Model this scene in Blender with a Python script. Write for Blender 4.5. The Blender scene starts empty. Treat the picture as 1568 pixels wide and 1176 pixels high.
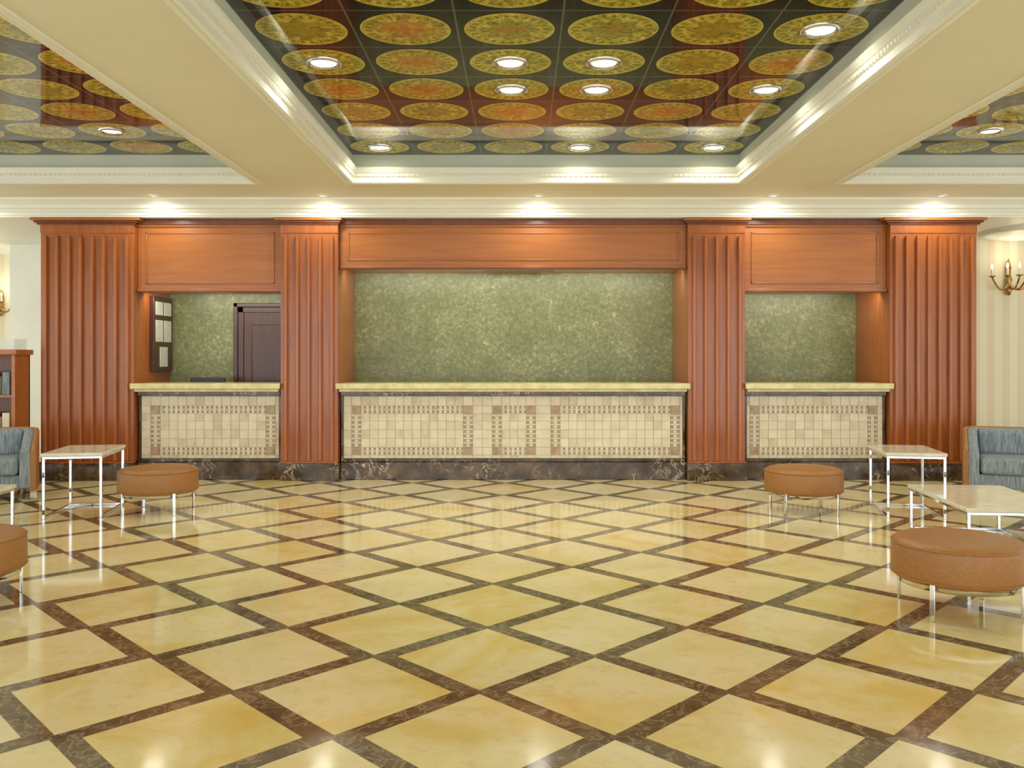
import bpy, bmesh, math, random
from mathutils import Vector, Matrix
random.seed(4)
scn = bpy.context.scene
try:
    scn.view_settings.view_transform = 'Standard'
except Exception:
    pass

# ------------------------------------------------------------------ node helpers
class NT:
    def __init__(s, name):
        s.mat = bpy.data.materials.new(name); s.mat.use_nodes = True
        s.t = s.mat.node_tree; s.b = s.t.nodes['Principled BSDF']
        s.tc = None
    def n(s, typ, **k):
        x = s.t.nodes.new(typ)
        for a, v in k.items(): setattr(x, a, v)
        return x
    def put(s, sock, v):
        if isinstance(v, bpy.types.NodeSocket): s.t.links.new(v, sock)
        elif v is not None:
            if hasattr(sock.default_value, '__len__') and len(sock.default_value) == 4 and len(v) == 3: v = (*v, 1)
            sock.default_value = v
    def m(s, op, a, b=None, c=None):
        x = s.n('ShaderNodeMath', operation=op)
        s.put(x.inputs[0], a)
        if b is not None: s.put(x.inputs[1], b)
        if c is not None: s.put(x.inputs[2], c)
        return x.outputs[0]
    def obj(s):
        if not s.tc: s.tc = s.n('ShaderNodeTexCoord')
        return s.tc.outputs['Object']
    def xyz(s):
        x = s.n('ShaderNodeSeparateXYZ'); s.put(x.inputs[0], s.obj()); return x.outputs
    def vec(s, a, b, c=0.0):
        x = s.n('ShaderNodeCombineXYZ'); s.put(x.inputs[0], a); s.put(x.inputs[1], b); s.put(x.inputs[2], c); return x.outputs[0]
    def scale(s, v, sc):
        x = s.n('ShaderNodeVectorMath', operation='MULTIPLY'); s.put(x.inputs[0], v); x.inputs[1].default_value = sc; return x.outputs[0]
    def addv(s, a, b):
        x = s.n('ShaderNodeVectorMath', operation='ADD'); s.put(x.inputs[0], a); s.put(x.inputs[1], b); return x.outputs[0]
    def noise(s, v, scale, detail=4, rough=.55, dist=0.0):
        x = s.n('ShaderNodeTexNoise'); s.put(x.inputs['Vector'], v)
        x.inputs['Scale'].default_value = scale; x.inputs['Detail'].default_value = detail
        x.inputs['Roughness'].default_value = rough; x.inputs['Distortion'].default_value = dist
        return x.outputs['Fac']
    def ramp(s, f, stops):
        x = s.n('ShaderNodeValToRGB'); s.put(x.inputs[0], f)
        e = x.color_ramp.elements
        while len(e) < len(stops): e.new(.5)
        for i, (p, c) in enumerate(stops):
            e[i].position = p; e[i].color = (*c, 1) if len(c) == 3 else c
        return x.outputs[0]
    def mix(s, f, a, b, blend='MIX'):
        x = s.n('ShaderNodeMix', data_type='RGBA', blend_type=blend)
        s.put(x.inputs[0], f); s.put(x.inputs[6], a); s.put(x.inputs[7], b); return x.outputs[2]
    def white(s, v):
        x = s.n('ShaderNodeTexWhiteNoise'); s.put(x.inputs['Vector'], v); return x.outputs['Value']
    def bump(s, h, strength=.2, dist=.01):
        x = s.n('ShaderNodeBump'); x.inputs['Strength'].default_value = strength; x.inputs['Distance'].default_value = dist
        s.put(x.inputs['Height'], h); s.put(s.b.inputs['Normal'], x.outputs[0])
    def set(s, **k):
        for a, v in k.items(): s.put(s.b.inputs[a.replace('_', ' ')], v)
        return s.mat
    def smooth(s, v, a, b):
        x = s.n('ShaderNodeMapRange', interpolation_type='SMOOTHSTEP')
        s.put(x.inputs[0], v); x.inputs[1].default_value = a; x.inputs[2].default_value = b
        x.inputs[3].default_value = 0; x.inputs[4].default_value = 1
        return x.outputs[0]

def mottled(name, c1, c2, scale=6, rough=.5, metal=0, bump=0, lo=.35, hi=.65, stretch=(1, 1, 1), detail=4, coat=0):
    q = NT(name)
    v = q.scale(q.obj(), stretch)
    f = q.noise(v, scale, detail)
    q.set(Base_Color=q.ramp(f, [(lo, c1), (hi, c2)]), Roughness=rough, Metallic=metal, Coat_Weight=coat)
    q.b.inputs['Coat Roughness'].default_value = .08
    if bump: q.bump(f, bump)
    return q.mat

def emis(name, col, st):
    q = NT(name); f = q.noise(q.obj(), 30)
    q.set(Base_Color=q.ramp(f, [(0, col), (1, col)]), Emission_Color=col, Emission_Strength=st); return q.mat

# ------------------------------------------------------------------ materials
def wood(name, c1, c2, stretch, rough=.28):
    q = NT(name)
    v = q.scale(q.obj(), stretch)
    f = q.noise(v, 3.0, 6, .6, .6)
    g = q.noise(q.obj(), 1.3, 2)
    col = q.mix(q.m('MULTIPLY', g, .35), q.ramp(f, [(.3, c1), (.7, c2)]), tuple(x*.75 for x in c1))
    q.set(Base_Color=col, Roughness=rough, Coat_Weight=.3)
    q.b.inputs['Coat Roughness'].default_value = .15
    return q.mat
M_WOODV = wood('cherry_wood_vertical', (.34, .090, .015), (.48, .148, .028), (6, 6, .5))
M_WOODH = wood('cherry_wood_horizontal', (.40, .122, .018), (.51, .178, .034), (.5, 6, 6))
M_WOODD = wood('cherry_wood_dark', (.14, .032, .010), (.22, .055, .016), (5, 5, .6))
M_DOOR = wood('dark_door_wood', (.050, .017, .010), (.095, .034, .019), (5, 5, .5), .4)
M_WHITE = mottled('white_trim_paint', (.83, .85, .77), (.87, .89, .80), 2, .45)
M_CREAM = mottled('cream_ceiling_paint', (.79, .765, .60), (.82, .795, .63), 1.5, .6)
M_PALE = mottled('pale_recess_paint', (.62, .68, .57), (.66, .72, .6), 2, .6)
M_CHROME = mottled('chrome', (.66, .68, .72), (.76, .77, .80), 5, .06, 1.0)
M_BRASS = mottled('brass', (.36, .20, .06), (.48, .30, .10), 8, .25, 1.0)
M_LEATH = mottled('caramel_leather', (.32, .138, .033), (.38, .168, .046), 60, .42, 0, .15)
M_BLACK = mottled('black_plastic', (.012, .012, .014), (.02, .02, .022), 8, .35)
M_BULB = emis('lamp_glow', (1, .95, .74), 14)
M_BULB2 = emis('candle_glow', (1, .85, .6), 1.6)
M_GOLDST = mottled('gold_marble_ledge', (.62, .54, .22), (.80, .74, .40), 9, .12, 0, 0, .35, .7, (1, 1, 1), 6)
M_TABLE = mottled('travertine_top', (.66, .63, .46), (.80, .78, .62), 7, .1, 0, 0, .35, .65, (1, 3, 1), 6)
q = NT('pane_glass'); q.set(Base_Color=q.ramp(q.noise(q.obj(), 3), [(0, (.75, .85, .85)), (1, (.8, .9, .9))]), Roughness=.05, Alpha=.35); M_GLASS = q.mat
M_FROST = mottled('frosted_pane', (.62, .66, .6), (.75, .78, .72), 5, .2)
M_GROUT = mottled('mosaic_grout', (.56, .50, .37), (.62, .56, .43), 20, .6)
M_MOSA = mottled('mosaic_cream', (.70, .62, .44), (.83, .76, .58), 7, .35, 0, 0, .3, .7)
M_MOSB = mottled('mosaic_tan', (.36, .24, .14), (.54, .39, .25), 12, .35)
M_MOSC = mottled('mosaic_beige', (.62, .53, .36), (.75, .66, .48), 9, .35)

q = NT('dark_veined_marble')
w = q.noise(q.obj(), 4.5, 6, .62, 1.4)
vein = q.m('SUBTRACT', 1.0, q.smooth(q.m('ABSOLUTE', q.m('SUBTRACT', w, .52)), 0.0, .022))
w2 = q.noise(q.obj(), 2.2, 3)
vein = q.m('MULTIPLY', vein, q.smooth(w2, .44, .66))
c = q.ramp(q.noise(q.obj(), 6, 6, .65), [(.32, (.022, .013, .007)), (.52, (.080, .048, .022)), (.72, (.19, .12, .055))])
q.set(Base_Color=q.mix(vein, c, (.62, .52, .36)), Roughness=.1)
M_DARKM = q.mat

q = NT('green_mottled_wall')
f = q.noise(q.obj(), 20, 9, .78, .6)
f2 = q.noise(q.obj(), 3.2, 4, .6)
fs = q.m('ADD', f, q.m('MULTIPLY', q.m('SUBTRACT', f2, .5), .35))
c = q.ramp(fs, [(.34, (.135, .155, .055)), (.48, (.195, .215, .088)), (.58, (.28, .295, .145)), (.69, (.52, .52, .34))])
q.set(Base_Color=c, Roughness=.36)
q.bump(f, .1)
M_GREEN = q.mat

q = NT('striped_wallpaper')
x, y, z = q.xyz()
st = q.m('GREATER_THAN', q.m('FRACT', q.m('MULTIPLY', x, 5.0)), .5)
c = q.mix(st, (.76, .69, .50), (.83, .79, .62))
f = q.noise(q.obj(), 8)
q.set(Base_Color=q.mix(q.m('MULTIPLY', f, .1), c, (.6, .52, .36)), Roughness=.55)
M_WALLP = q.mat

q = NT('blue_grey_fabric')
f = q.noise(q.scale(q.obj(), (1, 1, .12)), 60, 3)
q.set(Base_Color=q.ramp(f, [(.35, (.16, .20, .23)), (.65, (.32, .37, .40))]), Roughness=.85)
q.bump(f, .2)
M_FAB = q.mat

# floor: square marble tiles set on the diagonal, dark marble strips between
q = NT('diagonal_marble_floor')
x, y, z = q.xyz()
PH, PV = 1.025, .882
HU, HV = .402, .422
u = q.m('DIVIDE', q.m('SUBTRACT', x, .343), PH)
v = q.m('DIVIDE', q.m('SUBTRACT', y, 4.557), PV)
def lat(off):
    uu = q.m('ADD', u, off); vv = q.m('ADD', v, off)
    iu = q.m('ROUND', uu); iv = q.m('ROUND', vv)
    du = q.m('ABSOLUTE', q.m('SUBTRACT', uu, iu)); dv = q.m('ABSOLUTE', q.m('SUBTRACT', vv, iv))
    d = q.m('ADD', q.m('MULTIPLY', du, PH/HU), q.m('MULTIPLY', dv, PV/HV))
    return d, iu, iv
dA, iuA, ivA = lat(0.0)
dB, iuB, ivB = lat(.5)
selB = q.m('LESS_THAN', dB, dA)
d = q.m('MINIMUM', dA, dB)
iu = q.m('ADD', q.m('MULTIPLY', iuA, q.m('SUBTRACT', 1.0, selB)), q.m('MULTIPLY', q.m('ADD', iuB, 37.3), selB))
iv = q.m('ADD', q.m('MULTIPLY', ivA, q.m('SUBTRACT', 1.0, selB)), q.m('MULTIPLY', q.m('ADD', ivB, 11.7), selB))
rnd = q.white(q.vec(iu, iv))
rnd2 = q.white(q.vec(iv, iu, 5.5))
pv = q.addv(q.obj(), q.vec(q.m('MULTIPLY', rnd, 31.0), q.m('MULTIPLY', rnd2, 17.0), rnd))
n1 = q.noise(pv, 1.9, 6, .62, .8)
n2 = q.noise(pv, 14, 7, .75)
light = q.ramp(n1, [(.34, (.80, .71, .42)), (.48, (.77, .65, .32)), (.58, (.73, .57, .19)), (.70, (.67, .47, .11))])
light = q.mix(q.m('MULTIPLY', rnd, .7), light, (.82, .74, .48))
light = q.mix(q.m('MULTIPLY', q.smooth(n2, .48, .7), .6), light, (.64, .51, .22))
w = q.noise(q.obj(), 9, 5, .6, 1.0)
vein = q.m('SUBTRACT', 1.0, q.smooth(q.m('ABSOLUTE', q.m('SUBTRACT', w, .5)), 0.0, .04))
dk = q.ramp(q.noise(q.obj(), 7, 6, .6), [(.3, (.070, .045, .022)), (.7, (.20, .145, .08))])
dk = q.mix(q.m('MULTIPLY', vein, .5), dk, (.45, .36, .22))
edge = q.smooth(q.m('ABSOLUTE', q.m('SUBTRACT', d, 1.0)), 0.0, .008)
col = q.mix(q.m('LESS_THAN', d, 1.0), dk, light)
col = q.mix(q.m('MULTIPLY', q.m('SUBTRACT', 1.0, edge), .5), col, (.14, .10, .06))
q.set(Base_Color=col, Roughness=.085)
q.b.inputs['IOR'].default_value = 1.45
M_FLOOR = q.mat

def ceiling_tile_mat(name, x0, y1):
    q = NT(name)
    x, y, z = q.xyz()
    u = q.m('DIVIDE', q.m('SUBTRACT', x, x0), .65)
    v = q.m('DIVIDE', q.m('SUBTRACT', y1, y), .617)
    iu = q.m('FLOOR', u); iv = q.m('FLOOR', v)
    a = q.m('SUBTRACT', q.m('FRACT', u), .5); b = q.m('SUBTRACT', q.m('FRACT', v), .5)
    r = q.m('SQRT', q.m('ADD', q.m('MULTIPLY', a, a), q.m('MULTIPLY', b, b)))
    th = q.m('ARCTAN2', b, a)
    rnd = q.white(q.vec(iu, iv, 3.1))
    nz = q.noise(q.obj(), 17, 6, .75, 1.2)
    bg = q.ramp(q.noise(q.obj(), 1.2, 3), [(.3, (.006, .008, .014)), (.5, (.020, .008, .018)), (.7, (.008, .008, .014))])
    pet = q.m('ADD', .24, q.m('MULTIPLY', .045, q.m('COSINE', q.m('MULTIPLY', th, 8.0))))
    inner = q.m('LESS_THAN', r, pet)
    pedge = q.m('LESS_THAN', q.m('ABSOLUTE', q.m('SUBTRACT', r, pet)), .009)
    cross = q.m('LESS_THAN', r, q.m('ADD', .11, q.m('MULTIPLY', .06, q.m('COSINE', q.m('MULTIPLY', th, 4.0)))))
    red = q.smooth(rnd, .80, .86)
    olive = q.ramp(nz, [(.34, (.15, .14, .018)), (.48, (.42, .37, .045)), (.62, (.76, .62, .12))])
    redc = q.ramp(nz, [(.35, (.32, .13, .02)), (.52, (.56, .28, .04)), (.66, (.80, .52, .10))])
    disc = q.mix(q.m('MULTIPLY', red, .3), olive, redc)
    disc = q.mix(inner, disc, q.mix(red, q.ramp(nz, [(.38, (.13, .14, .018)), (.6, (.46, .38, .055))]), redc))
    disc = q.mix(q.m('MULTIPLY', cross, .6), disc, q.mix(q.smooth(rnd, .6, .85), (.36, .31, .035), (.46, .13, .02)))
    disc = q.mix(q.m('MULTIPLY', pedge, .45), disc, (.10, .09, .015))
    ring = q.m('MULTIPLY', q.m('GREATER_THAN', r, .32), q.m('LESS_THAN', r, .385))
    scr = q.m('GREATER_THAN', q.m('ADD', q.m('SINE', q.m('MULTIPLY', th, 24.0)), q.m('MULTIPLY', nz, 4.0)), 2.4)
    disc = q.mix(q.m('MULTIPLY', q.m('MULTIPLY', ring, scr), .65), disc, (.12, .09, .012))
    rim = q.m('MULTIPLY', q.m('GREATER_THAN', r, .42), q.m('LESS_THAN', r, .435))
    isd = q.m('LESS_THAN', r, .435)
    col = q.mix(isd, bg, disc)
    col = q.mix(rim, col, (.64, .55, .10))
    e = q.m('MAXIMUM', q.m('ABSOLUTE', a), q.m('ABSOLUTE', b))
    line = q.m('GREATER_THAN', e, .491)
    col = q.mix(line, col, (.13, .12, .11))
    q.set(Base_Color=col, Roughness=.05)
    q.b.inputs['IOR'].default_value = 1.52
    return q.mat

# ------------------------------------------------------------------ mesh builder
class MB:
    def __init__(s):
        s.bm = bmesh.new(); s.mats = []
    def mi(s, m):
        if m not in s.mats: s.mats.append(m)
        return s.mats.index(m)
    def box(s, x0, x1, y0, y1, z0, z1, m, bev=0):
        r = bmesh.ops.create_cube(s.bm, size=1)
        vs = r['verts']
        for v in vs:
            v.co = Vector((x0+(v.co.x+.5)*(x1-x0), y0+(v.co.y+.5)*(y1-y0), z0+(v.co.z+.5)*(z1-z0)))
        fs = {f for v in vs for f in v.link_faces}
        i = s.mi(m)
        for f in fs: f.material_index = i
        if bev:
            es = list({e for v in vs for e in v.link_edges})
            rr = bmesh.ops.bevel(s.bm, geom=es, offset=bev, segments=4 if bev > .015 else 2, affect='EDGES', profile=.5)
            for f in rr['faces']: f.material_index = i; f.smooth = True
        return vs
    def prism(s, pts, z0, z1, m, smooth=False):
        a = [s.bm.verts.new((p[0], p[1], z0)) for p in pts]
        b = [s.bm.verts.new((p[0], p[1], z1)) for p in pts]
        i = s.mi(m); n = len(pts)
        for k in range(n):
            f = s.bm.faces.new((a[k], a[(k+1) % n], b[(k+1) % n], b[k])); f.material_index = i; f.smooth = smooth
        f = s.bm.faces.new(a[::-1]); f.material_index = i
        f = s.bm.faces.new(b); f.material_index = i
    def revolve(s, prof, cx, cy, m, seg=48, smooth=True):
        i = s.mi(m); rings = []
        for r, z in prof:
            if r < 1e-5: rings.append([s.bm.verts.new((cx, cy, z))])
            else: rings.append([s.bm.verts.new((cx+r*math.cos(2*math.pi*k/seg), cy+r*math.sin(2*math.pi*k/seg), z)) for k in range(seg)])
        for A, B in zip(rings, rings[1:]):
            for k in range(seg):
                a0, a1 = A[k % len(A)], A[(k+1) % len(A)]; b0, b1 = B[k % len(B)], B[(k+1) % len(B)]
                vs = []
                for t in (a0, a1, b1, b0):
                    if t not in vs: vs.append(t)
                if len(vs) >= 3:
                    f = s.bm.faces.new(vs); f.material_index = i; f.smooth = smooth
    def tube(s, pts, r, m, seg=10):
        i = s.mi(m); rings = []
        pts = [Vector(p) for p in pts]
        for k, p in enumerate(pts):
            d = (pts[min(k+1, len(pts)-1)]-pts[max(k-1, 0)]).normalized()
            up = Vector((0, 0, 1)) if abs(d.z) < .95 else Vector((1, 0, 0))
            a = d.cross(up).normalized(); b = d.cross(a)
            rings.append([s.bm.verts.new(p+a*r*math.cos(2*math.pi*j/seg)+b*r*math.sin(2*math.pi*j/seg)) for j in range(seg)])
        for A, B in zip(rings, rings[1:]):
            for j in range(seg):
                f = s.bm.faces.new((A[j], A[(j+1) % seg], B[(j+1) % seg], B[j])); f.material_index = i; f.smooth = True
        for R in (rings[0][::-1], rings[-1]):
            f = s.bm.faces.new(R); f.material_index = i
    def rectsweep(s, prof, x0, x1, y0, y1, m):
        i = s.mi(m); loops = []
        for d, z in prof:
            loops.append([s.bm.verts.new(c) for c in ((x0+d, y0+d, z), (x1-d, y0+d, z), (x1-d, y1-d, z), (x0+d, y1-d, z))])
        for A, B in zip(loops, loops[1:]):
            for k in range(4):
                f = s.bm.faces.new((A[k], A[(k+1) % 4], B[(k+1) % 4], B[k])); f.material_index = i
    def linsweep(s, prof, x0, x1, m):
        i = s.mi(m)
        a = [s.bm.verts.new((x0, p[0], p[1])) for p in prof]; b = [s.bm.verts.new((x1, p[0], p[1])) for p in prof]
        n = len(prof)
        for k in range(n):
            f = s.bm.faces.new((a[k], a[(k+1) % n], b[(k+1) % n], b[k])); f.material_index = i
        s.bm.faces.new(a[::-1]).material_index = i; s.bm.faces.new(b).material_index = i
    def done(s, name, loc=(0, 0, 0), rot=0, origin=None, recalc=True):
        if recalc: bmesh.ops.recalc_face_normals(s.bm, faces=s.bm.faces)
        me = bpy.data.meshes.new(name); s.bm.to_mesh(me); s.bm.free()
        for m in s.mats: me.materials.append(m)
        o = bpy.data.objects.new(name, me); scn.collection.objects.link(o)
        o.location = loc; o.rotation_euler = (0, 0, rot)
        return o

def spot(parent, name, loc, energy, col=(1, .95, .80), size=math.radians(150), blend=.8, rad=.06, tilt=(0, 0, 0)):
    l = bpy.data.lights.new(name, 'SPOT'); l.energy = energy; l.color = col
    l.spot_size = size; l.spot_blend = blend; l.shadow_soft_size = rad
    o = bpy.data.objects.new(name, l); scn.collection.objects.link(o)
    o.location = loc; o.rotation_euler = tilt
    if parent: o.parent = parent
    return o

# ------------------------------------------------------------------ floor
b = MB(); b.box(-10, 10, -4, 14.2, -.1, 0, M_FLOOR); b.done('floor')

# ------------------------------------------------------------------ ceiling
ZC, ZT = 3.17, 3.44
b = MB()
YN = 1.55
YR = 8.985
coff = [(-6.62, -2.70), (-1.70, 2.21), (3.27, 7.19)]
b.box(-9.5, 9.5, YR, 10.15, ZC, 3.7, M_CREAM)
b.box(-9.5, 9.5, -2.2, YN, ZC, 3.7, M_CREAM)
xs = [-9.5] + [c for p in coff for c in p] + [9.5]
for k in range(0, len(xs), 2): b.box(xs[k], xs[k+1], YN, YR, ZC, 3.7, M_CREAM)
b.done('ceiling')
for k, (x0, x1) in enumerate(coff):
    mt = ceiling_tile_mat('painted_mirror_tiles_%d' % k, x0+.005, 8.96)
    b = MB(); b.box(x0, x1, YN, YR, ZT, ZT+.05, mt)
    b.done('ceiling_coffer_panels')
    b = MB()
    prof = [(-.075, ZC), (-.075, ZC-.012), (-.045, ZC-.018), (-.03, ZC-.012), (-.01, ZC-.02), (.004, ZC-.01), (.006, ZC+.04), (.018, ZC+.05), (.02, ZC+.075),
            (.034, ZC+.085), (.05, ZC+.11), (.055, ZC+.13), (.05, ZC+.14), (.0, ZC+.143)]
    b.rectsweep(prof, x0, x1, YN, YR, M_WHITE)
    b.rectsweep([(.002, ZC+.14), (.002, ZT)], x0, x1, YN, YR, M_PALE)
    n = int((x1-x0-.1)/.05)
    for j in range(n):
        xx = x0+.05+j*.05
        b.box(xx, xx+.025, YR-.03, YR-.002, ZC+.052, ZC+.074, M_WHITE)
    n = int((YR-3.5)/.05)
    for j in range(n):
        yy = YR-.05-j*.05
        b.box(x0+.002, x0+.03, yy-.025, yy, ZC+.052, ZC+.074, M_WHITE)
        b.box(x1-.03, x1-.002, yy-.025, yy, ZC+.052, ZC+.074, M_WHITE)
    b.done('trim_coffer', recalc=False)

b = MB()
b.linsweep([(10.15, 2.972), (10.0, 2.972), (10.0, 2.985), (9.985, 2.99), (9.985, 3.02), (9.965, 3.03), (9.955, 3.05), (9.93, 3.065), (9.915, 3.10),
            (9.87, 3.135), (9.85, 3.145), (9.85, 3.17), (10.15, 3.17)], -9.5, 9.5, M_WHITE)
b.done('trim_crown')
b = MB(); b.box(-9.5, 9.5, 10.15, 14.2, 2.972, 3.1, M_WHITE); b.done('ceiling_rear')

def downlight(x, y, z, energy, r=.085, col=(1, .95, .80), size=150, tilt=(0, 0, 0), rad=.05):
    b = MB()
    b.revolve([(r+.03, z), (r+.03, z-.012), (r+.012, z-.02), (r, z-.012), (r*.9, z-.004)], x, y, M_CHROME if z > 3.3 else M_WHITE, 32)
    b.revolve([(0, z-.006), (r*.92, z-.005)], x, y, M_BULB, 32)
    o = b.done('recessed_downlight')
    spot(o, 'downlight_lamp', (x, y, z-.04), energy, col, math.radians(size), .7, rad, tilt)
CX = [-1.37+.65*i for i in range(6)]
RY = [8.647-.617*j for j in range(12)]
E = 28
for c, r in [(0, 0), (3, 0), (5, 0), (2, 3), (3, 3), (5, 3), (0, 4), (2, 4), (3, 4), (5, 5)]:
    downlight(CX[c], RY[r], ZT, E, .095)
for x0 in (-6.62, 3.27):
    for c, r in [(1, 1), (4, 1), (1, 5), (4, 5)]:
        downlight(x0+.65*(c+.5), RY[r], ZT, E)
for x in (-4.01, -2.16, .2, 2.76, 4.6, -6.2, 6.6):
    downlight(x, 9.70, ZC, 28, .030, (1, .97, .86), 172, (math.radians(12), 0, 0), .12)

# ------------------------------------------------------------------ columns
def column(x0, x1, nf):
    b = MB(); yf = 10.07
    b.box(x0, x1, yf, 11.09, .21, 2.90, M_WOODV, .004)
    w = x1-x0; sp = w/nf
    for k in range(nf):
        cx = x0+sp*(k+.5)
        h = .019
        pts = [(cx-h, yf+.001), (cx-h, yf-.040), (cx-h+.006, yf-.048), (cx+h-.006, yf-.048), (cx+h, yf-.040), (cx+h, yf+.001)]
        b.prism(pts, .225, 2.745, M_WOODV)
        b.prism([(cx-h*.6, yf+.001), (cx-h*.6, yf-.034), (cx+h*.6, yf-.034), (cx+h*.6, yf+.001)], 2.745, 2.77, M_WOODV)
    b.box(x0-.003, x1+.003, yf-.012, yf+.04, 2.80, 2.90, M_WOODV, .004)
    e = .09 if nf > 6 else .055
    for (dz0, dz1, k) in ((2.895, 2.915, .35), (2.915, 2.94, .65), (2.94, 2.968, 1.0)):
        mm = M_WOODD if k < 1 else M_WOODH
        b.box(x0-e*k, x1+e*k, yf-.06*k-.01, yf+.047, dz0, dz1, mm, .004)
        b.box(x0, x1, yf+.04, yf+.30, dz0, dz1, mm)
    b.box(x0-.015, x1+.015, yf-.06, yf+.04, 0, .2, M_DARKM, .006)
    b.box(x0, x1, yf+.03, 11.09, 0, .212, M_DARKM)
    b.box(x0-.008, x1+.008, yf-.052, yf+.04, .2, .214, M_WOODV, .003)
    return b.done('fluted_wood_column')
column(-5.44, -4.385, 8); column(-2.72, -2.07, 5); column(1.90, 2.545, 5); column(4.19, 5.17, 8)

# ------------------------------------------------------------------ headers
def header(x0, x1, zb):
    x0 += .004; x1 -= .004
    b = MB(); yf = 10.17; zt = 2.885
    b.box(x0, x1, yf, yf+.12, zb, 2.97, M_WOODH)
    b.box(x0, x1, yf-.03, yf, zb, zb+.045, M_WOODH, .006)
    b.box(x0, x1, yf-.045, yf-.0, zb+.0, zb+.018, M_WOODD, .004)
    b.box(x0, x1, yf-.05, yf, zt+.02, 2.968, M_WOODD, .006)
    b.box(x0, x1, yf-.03, yf, zt, zt+.03, M_WOODH, .004)
    a0, a1, c0, c1 = x0+.09, x1-.09, zb+.10, zt-.06
    t = .018
    for (p0, p1, r0, r1) in ((a0, a1, c0, c0+t), (a0, a1, c1-t, c1), (a0, a0+t, c0, c1), (a1-t, a1, c0, c1)):
        b.box(p0, p1, yf-.012, yf+.001, r0, r1, M_WOODH, .004)
    b.box(x0, x1, yf+.12, 11.095, zb+.045, zb+.085, M_WOODH)
    o = b.done('wood_header_panel')
    s = MB(); s.box(x0+.05, x1-.05, yf+.125, yf+.165, zb+.018, zb+.044, M_WHITE, .003)  # added strip, unseen behind the header, goes with the fill light below
    so = s.done('added_fill_strip'); so.parent = o
    l = bpy.data.lights.new('added_fill_light', 'AREA'); l.shape = 'RECTANGLE'; l.size = x1-x0-.12; l.size_y = .03  # fill light added out of view to brighten the green wall evenly
    l.energy = 5.0*(x1-x0); l.color = (1, .96, .82)
    lo = bpy.data.objects.new('added_fill_light', l); scn.collection.objects.link(lo); lo.parent = o
    lo.location = ((x0+x1)/2, yf+.18, zb+.02); lo.rotation_euler = (math.radians(35), 0, 0)
header(-2.07, 1.90, 2.40); header(-4.385, -2.72, 2.135); header(2.545, 4.19, 2.135)
b = MB(); b.box(-.45, .40, 10.45, 10.60, 2.427, 2.444, M_BLACK)
for k in range(4): b.box(-.44, .39, 10.462+k*.034, 10.474+k*.034, 2.420, 2.428, M_DOOR)
b.done('soffit_vent')

# ------------------------------------------------------------------ walls
b = MB(); b.box(-5.44, 5.17, 11.1, 11.25, 0, 2.972, M_GREEN); b.done('wall_back')
b = MB(); b.box(-5.44, -5.38, 11.25, 12.4, 0, 2.97, M_WALLP); b.done('wall_return_left')
b = MB(); b.box(5.11, 5.17, 11.25, 11.8, 0, 2.97, M_WALLP); b.done('wall_return_right')
b = MB(); b.box(-7.13, -5.38, 12.4, 12.55, 0, 2.972, M_WHITE)
b.box(-7.15, -5.4, 12.38, 12.41, 0, .15, M_WHITE, .004); b.done('wall_rear_left')
b = MB(); b.box(-10, -7.0, 13.6, 13.75, 0, 2.972, M_WALLP); b.done('wall_corridor')
b = MB(); b.box(5.1, 10, 11.8, 11.95, 0, 2.972, M_WALLP)
b.done('wall_rear_right')
b = MB(); b.box(5.17, 9.5, 11.775, 11.8, 0, .16, M_WHITE, .004); b.done('baseboard_right')
b = MB()
b.revolve([(.62, 2.972), (.62, 2.945), (.60, 2.93), (.55, 2.925), (.52, 2.94), (.50, 2.955), (.46, 2.965), (0, 2.966)], 6.42, 11.1, M_WHITE, 64)
b.done('trim_round_tray')
bays = [(-1.6, .9), (1.5, 4.0), (4.6, 7.1), (7.7, 10.0), (10.4, 12.2)]
wi = 1
for side, X in (('left', -9.4), ('right', 9.4)):
    bb = bays if side == 'left' else bays[:4]
    b = MB(); xa, xb = (X-.15, X) if side == 'left' else (X, X+.15)
    b.box(xa, xb, -2.2, 13.75, 0, .25, M_WALLP); b.box(xa, xb, -2.2, 13.75, 2.85, 3.17, M_WALLP)
    ys = [-2.2] + [c for p in bb for c in p] + [13.75]
    for k in range(0, len(ys), 2): b.box(xa, xb, ys[k], ys[k+1], .25, 2.85, M_WALLP)
    b.done('wall_'+side)
    for (p0, p1) in bb:
        f = MB()
        for k in range(4):
            yy = p0+(p1-p0-.05)*k/3
            f.box(xa+.04, xb-.04, yy, yy+.05, .25, 2.85, M_WHITE, .004)
        for zz in (.25, 2.0, 2.80): f.box(xa+.045, xb-.045, p0, p1, zz, zz+.05, M_WHITE, .004)
        f.done('window_%d' % wi); wi += 1

# door
b = MB(); x0 = -3.567; x1 = -2.735; zt = 2.07; Y = 11.098
for (i, o_, d) in ((0, .05, .06), (.05, .12, .045)):
    b.box(x0+i, x0+o_, Y-d, Y, 0, zt-i, M_DOOR, .006); b.box(x1-o_, x1-i, Y-d, Y, 0, zt-i, M_DOOR, .006)
    b.box(x0+i, x1-i, Y-d, Y, zt-o_, zt-i, M_DOOR, .006)
b.box(x0+.12, x1-.12, Y-.02, Y, .01, zt-.12, M_WOODD)
b.box(x0+.14, x1-.14, Y-.035, Y-.018, .02, zt-.14, M_DOOR, .005)
for (z0, z1) in ((.25, .95), (1.08, 1.80)):
    b.box(x0+.22, x1-.22, Y-.048, Y-.034, z0, z1, M_DOOR, .012)
b.revolve([(0, 1.0), (.025, 1.0), (.025, 1.04), (0, 1.05)], x0+.18, Y-.055, M_BRASS, 16)
b.done('door_1')

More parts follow.
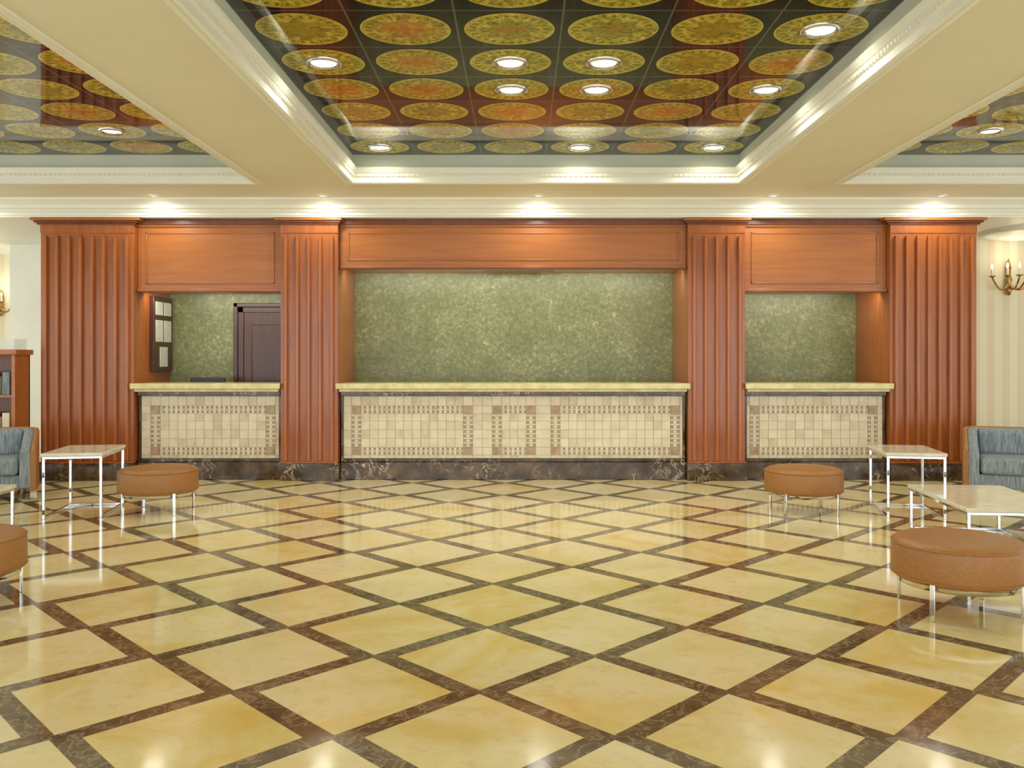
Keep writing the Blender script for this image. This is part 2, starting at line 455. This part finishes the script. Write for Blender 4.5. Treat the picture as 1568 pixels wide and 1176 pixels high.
b = MB(); X = -4.384
y0, y1, z0, z1 = 10.5, 11.06, 1.22, 2.12
b.box(X, X+.05, y0, y1, z0, z1, M_DOOR, .006)
for (a0, a1, c0, c1) in ((.05, .26, .68, .84), (.30, .51, .68, .84), (.05, .26, .36, .62), (.30, .51, .36, .62), (.17, .40, .06, .30)):
    b.box(X+.045, X+.056, y0+a0, y0+a1, z0+c0, z0+c1, M_FROST, .002)
b.done('paned_wall_cabinet')

# ------------------------------------------------------------------ counters
def counter(x0, x1, ladders):
    x0 += .018; x1 -= .018
    b = MB(); yf = 10.17
    b.box(x0, x1, yf+.01, yf+.09, .2, 1.0, M_GROUT)
    b.box(x0, x1, yf-.055, yf+.09, 0, .2, M_DARKM, .006)
    b.box(x0, x1, yf-.025, yf+.03, .2, .235, M_DARKM, .005)
    b.box(x0, x0+.025, yf-.012, yf+.02, .235, .955, M_DARKM, .003); b.box(x1-.025, x1, yf-.012, yf+.02, .235, .955, M_DARKM, .003)
    b.box(x0, x1, yf-.05, yf+.05, .955, 1.005, M_DARKM, .006)
    b.box(x0+.0, x1-.0, yf-.10, yf+.45, 1.035, 1.10, M_GOLDST, .008)
    b.box(x0-.03, x1+.03, yf-.19, yf-.155, 1.035, 1.10, M_GOLDST, .010)
    b.box(x0, x1, yf-.16, yf-.09, 1.035, 1.10, M_GOLDST)
    b.box(x0, x1, yf-.14, yf+.4, 1.003, 1.037, M_GOLDST, .006)
    b.box(x0, x1, yf+.3, yf+.8, .70, .74, M_WOODH, .004)
    for xx in (x0+.02, x1-.05): b.box(xx, xx+.03, yf+.1, yf+.78, 0, .70, M_WOODD)
    a0, a1, c0, c1 = x0+.027, x1-.027, .24, .95
    g = .002
    rows = [(c0, c0+.035, 'p'), (c0+.035, c0+.125, 'b'), (c0+.125, c0+.225, 's'), (c0+.225, c0+.325, 's'), (c0+.325, c0+.425, 's'),
            (c0+.425, c0+.51, 's'), (c0+.51, c0+.60, 'b'), (c0+.60, c0+.71, 'p')]
    lw = .055
    def tile(p0, p1, r0, r1, m):
        if p1-p0 > .008: b.box(p0+g, p1-g, yf-random.uniform(0, .001), yf+.012, r0+g, r1-g, m)
    lad = [(l-lw, l+lw) for l in ladders]
    segs = []; cur = a0
    for l0, l1 in sorted(lad):
        segs.append((cur, l0)); cur = l1
    segs.append((cur, a1))
    for (s0, s1) in segs:
        if s1-s0 < .02: continue
        narrow = s1-s0 < .28
        for (r0, r1, t) in rows:
            if t == 'b' and not narrow:
                n = max(1, round((s1-s0)/.056)); d = (s1-s0)/n
                for k in range(n):
                    tile(s0+k*d, s0+k*d+d*.62, r0, r1, M_MOSA if (k % 5) else M_MOSC)
                    b.box(s0+k*d+d*.66, s0+k*d+d*.96, yf-.001, yf+.012, r0+.01, r0+.032, M_MOSB)
                    b.box(s0+k*d+d*.66, s0+k*d+d*.96, yf-.001, yf+.012, r1-.032, r1-.01, M_MOSB)
                    b.box(s0+k*d+d*.66, s0+k*d+d*.96, yf-.001, yf+.012, r0+.036, r1-.036, M_MOSA)
            else:
                n = max(1, round((s1-s0)/(.10 if not narrow else .14))); d = (s1-s0)/n
                for k in range(n): tile(s0+k*d, s0+k*d+d, r0, r1, random.choice([M_MOSA, M_MOSA, M_MOSA, M_MOSC]))
    for (l0, l1) in lad:
        tile(l0, l1, c0, c0+.035, M_MOSA)
        tile(l0, l1, c1-.11, c1, M_MOSA)
        b.box(l0+.01, l1-.01, yf-.003, yf+.012, c0+.035, c0+.125, M_MOSB)
        b.box(l0+.01, l1-.01, yf-.003, yf+.012, c1-.20, c1-.11, M_MOSB)
        z = c0+.13
        while z+.035 < c1-.205:
            tile(l0, l0+.03, z+.006, z+.032, M_MOSB); tile(l1-.03, l1, z+.006, z+.032, M_MOSB)
            tile(l0+.035, l1-.035, z, z+.035, M_MOSA)
            tile(l0, l1, z+.035, z+.052, M_MOSA)
            z += .052
    return b.done('reception_counter')
counter(-2.07, 1.90, [-1.88, -.60, -.27, .12, .40, 1.77])
counter(-4.385, -2.72, [-4.18, -2.86])
counter(2.545, 4.19, [2.68, 4.03])

b = MB()
b.box(-3.98, -3.56, 10.70, 10.73, .86, 1.150, M_BLACK, .006)
b.box(-3.80, -3.74, 10.72, 10.75, .75, .95, M_BLACK, .004)
b.box(-3.88, -3.66, 10.66, 10.82, .741, .755, M_BLACK, .004)
b.done('computer_monitor')

# ------------------------------------------------------------------ stools
def stool(x, y, rot):
    b = MB(); R = .342
    for k in range(4):
        a = math.pi/4+k*math.pi/2; rr = R-.015
        n0 = set(b.bm.verts)
        b.box(-.014, .014, -.006, .006, 0, .21, M_CHROME, .003)
        mt = Matrix.Translation((rr*math.cos(a), rr*math.sin(a), 0)) @ Matrix.Rotation(a+math.pi/2, 4, 'Z')
        bmesh.ops.transform(b.bm, matrix=mt, verts=[v for v in b.bm.verts if v not in n0])
    b.revolve([(0, .408), (R*.6, .407), (R-.06, .402), (R-.025, .392), (R-.006, .375), (R, .35), (R, .22), (R-.004, .198), (R-.02, .183), (0, .18)], 0, 0, M_LEATH, 72)
    for zz, rr in ((.372, R-.002), (.203, R-.001)):
        pts = [(rr*math.cos(t*math.pi/36), rr*math.sin(t*math.pi/36), zz) for t in range(73)]
        b.tube(pts, .004, M_LEATH, 6)
    b.revolve([(R-.03, .185), (R-.03, .155), (R-.045, .155), (R-.045, .185)], 0, 0, M_CHROME, 48)
    return b.done('round_leather_stool', (x, y, 0), rot)
stool(-3.27, 8.02, .0); stool(2.55, 8.0, .0); stool(2.40, 4.87, -.05); stool(-3.165, 5.0, .05)

# ------------------------------------------------------------------ tables
def table(name, x, y, rot, w, d, h):
    b = MB(); t = .022; hw, hd = w/2, d/2
    b.box(-hw, hw, -hd, hd, h-.028, h, M_TABLE, .004)
    for sx in (-1, 1):
        for sy in (-1, 1):
            cx, cy = sx*(hw-.02), sy*(hd-.02)
            b.box(cx-t/2, cx+t/2, cy-t/2, cy+t/2, 0, h-.028, M_CHROME, .002)
    for sx in (-1, 1):
        cx = sx*(hw-.02)
        b.box(cx-t/2, cx+t/2, -hd+.03, hd-.03, 0, t, M_CHROME, .002)
        b.box(cx-t/2, cx+t/2, -hd+.03, hd-.03, h-.05, h-.029, M_CHROME, .002)
    for sy in (-1, 1):
        cy = sy*(hd-.02)
        b.box(-hw+.03, hw-.03, cy-t/2, cy+t/2, h-.05, h-.029, M_CHROME, .002)
    b.box(-hw+.03, hw-.03, hd-.02-t/2, hd-.02+t/2, 0, t, M_CHROME, .002)
    return b.done(name, (x, y, 0), rot)
table('side_table', -3.92, 8.0, math.radians(10), .50, .75, .567)
table('side_table', 3.47, 8.0, math.radians(-10), .50, .75, .567)
table('coffee_table', 3.45, 6.6, math.radians(-5), .72, 1.16, .36)
table('coffee_table', -4.40, 6.6, math.radians(5), .72, 1.16, .36)

# ------------------------------------------------------------------ tub sofas
def sofa(x, y, rot, w=1.5, d=.82):
    b = MB(); hw = w/2; r = .28
    path = [(-hw, -d/2), (-hw, -d/4), (-hw, 0)]
    for k in range(0, 13):
        a = math.pi-(k/12)*math.pi/2; path.append((-hw+r+r*math.cos(a), d/2-r+r*math.sin(a)))
    path += [(0, d/2)]
    path += [(-p[0], p[1]) for p in path[:-1][::-1]]
    n = len(path)
    def wall(th0, th1, z0, hfun, m):
        i = b.mi(m); rings = []
        for k, p in enumerate(path):
            a = Vector(path[max(k-1, 0)]); c = Vector(path[min(k+1, n-1)]); t = (c-a).normalized(); nn = Vector((t.y, -t.x))
            P = Vector(p); h = hfun(P.y)
            o_ = P+nn*th0; i_ = P+nn*th1; mdd = (o_+i_)/2
            q1 = o_.lerp(i_, .15); q2 = o_.lerp(i_, .85)
            rings.append([b.bm.verts.new(c3) for c3 in ((o_.x, o_.y, z0), (o_.x, o_.y, h-.02), (q1.x, q1.y, h-.004), (mdd.x, mdd.y, h), (q2.x, q2.y, h-.004), (i_.x, i_.y, h-.02), (i_.x, i_.y, z0))])
        for A, B in zip(rings, rings[1:]):
            for j in range(6):
                f = b.bm.faces.new((A[j], A[j+1], B[j+1], B[j])); f.material_index = i; f.smooth = True
        for R in (rings[0], rings[-1]): b.bm.faces.new(R).material_index = i
    def hf(yy):
        t = min(1, max(0, (yy+d/2)/(d*.8))); t = t*t*(3-2*t)
        return .48+.185*t
    wall(0, .05, .08, hf, M_LEATH)
    wall(.045, .14, .12, lambda yy: hf(yy)-.008, M_FAB)
    b.box(-hw+.05, hw-.05, -d/2+.03, d/2-.06, .10, .24, M_FAB, .02)
    for sx in (-1, 1):
        a0, a1 = (-hw+.15, -.005) if sx < 0 else (.005, hw-.15)
        b.box(a0, a1, -d/2+.0, d/2-.16, .24, .40, M_FAB, .04)
        b.box(a0, a1, d/2-.30, d/2-.12, .38, .655, M_FAB, .05)
    for sx in (-1, 1):
        for sy in (-1, 1):
            b.revolve([(.0, .0), (.02, .0), (.024, .13)], sx*(hw-.14), sy*(d/2-.16), M_CHROME, 16)
    return b.done('tub_sofa', (x, y, 0), rot)
sofa(5.24, 8.85, math.radians(-25)); sofa(-5.60, 8.75, math.radians(25))

# ------------------------------------------------------------------ display cabinet at left
b = MB(); x0, x1, y0, y1 = -6.35, -5.55, 9.75, 10.05
b.box(x0, x1, y0, y1, 0, .08, M_WHITE)
for xx in (x0, x1-.04): b.box(xx, xx+.04, y0, y1, .08, 1.42, M_WOODH, .004)
b.box(x0, x1, y1-.02, y1, .08, 1.42, M_WOODD)
for z in (.08, .5, .95): b.box(x0+.04, x1-.04, y0+.02, y1-.02, z, z+.03, M_WOODH, .003)
b.box(x0-.03, x1+.03, y0-.03, y1+.02, 1.42, 1.48, M_WOODH, .008)
b.box(x0+.05, x1-.02, y0+.02, y1-.03, 1.48, 1.60, M_GLASS)
for k in range(6):
    for z in (.53, .98): b.box(x0+.08+k*.11, x0+.16+k*.11, y0+.05, y0+.2, z, z+.2+.05*(k % 2), random.choice([M_MOSA, M_WOODD, M_FAB]), .004)
b.done('display_cabinet')

# ------------------------------------------------------------------ sconces
def sconce(x, y, z, sc=1.0):
    b = MB()
    b.revolve([(0, -.16), (.02, -.15), (.03, -.1), (.018, -.05), (.035, 0), (.018, .05), (.025, .12), (.008, .2), (0, .22)], 0, -.02, M_BRASS, 20)
    for k, (dx, dy) in enumerate(((-.2, -.08), (-.1, -.18), (0, -.22), (.1, -.18), (.2, -.08))):
        pts = []
        for t in range(13):
            u = t/12
            pts.append((dx*u, -.03+(dy+.03)*u, -.04-.09*math.sin(u*math.pi)+.06*u))
        b.tube(pts, .009, M_BRASS, 8)
        b.revolve([(0, .02), (.03, .025), (.034, .035), (.012, .036)], dx, dy, M_BRASS, 16)
        b.revolve([(.011, .03), (.011, .10), (0, .10)], dx, dy, M_WHITE, 12)
        b.revolve([(0, .10), (.012, .115), (.013, .13), (.005, .155), (0, .165)], dx, dy, M_BULB2, 12)
        b.revolve([(0, -.075), (.008, -.06), (0, -.03)], dx*.8, dy*.8, M_CHROME, 8)
    o = b.done('candle_sconce', (x, y, z)); o.scale = (sc, sc, sc)
    l = bpy.data.lights.new('sconce_lamp', 'POINT'); l.energy = 2.5; l.color = (1, .85, .6); l.shadow_soft_size = .08
    lo = bpy.data.objects.new('sconce_lamp', l); scn.collection.objects.link(lo); lo.parent = o; lo.location = (0, -.2, .25)
sconce(6.46, 11.78, 2.42, 1.3); sconce(-7.93, 13.58, 2.2, 1.1)

# ------------------------------------------------------------------ world + camera
w = bpy.data.worlds.new('World'); scn.world = w; w.use_nodes = True
bg = w.node_tree.nodes['Background']; bg.inputs[0].default_value = (.97, .99, 1.0, 1); bg.inputs[1].default_value = 2.75

cam = bpy.data.cameras.new('camera'); co = bpy.data.objects.new('camera', cam); scn.collection.objects.link(co)
co.location = (0, 0, 1.38); co.rotation_euler = (math.radians(90), 0, 0)
cam.sensor_width = 36; cam.lens = 36*1360/1568
cam.shift_x = -13/1568; cam.shift_y = -39/1568
cam.clip_start = .05
scn.camera = co
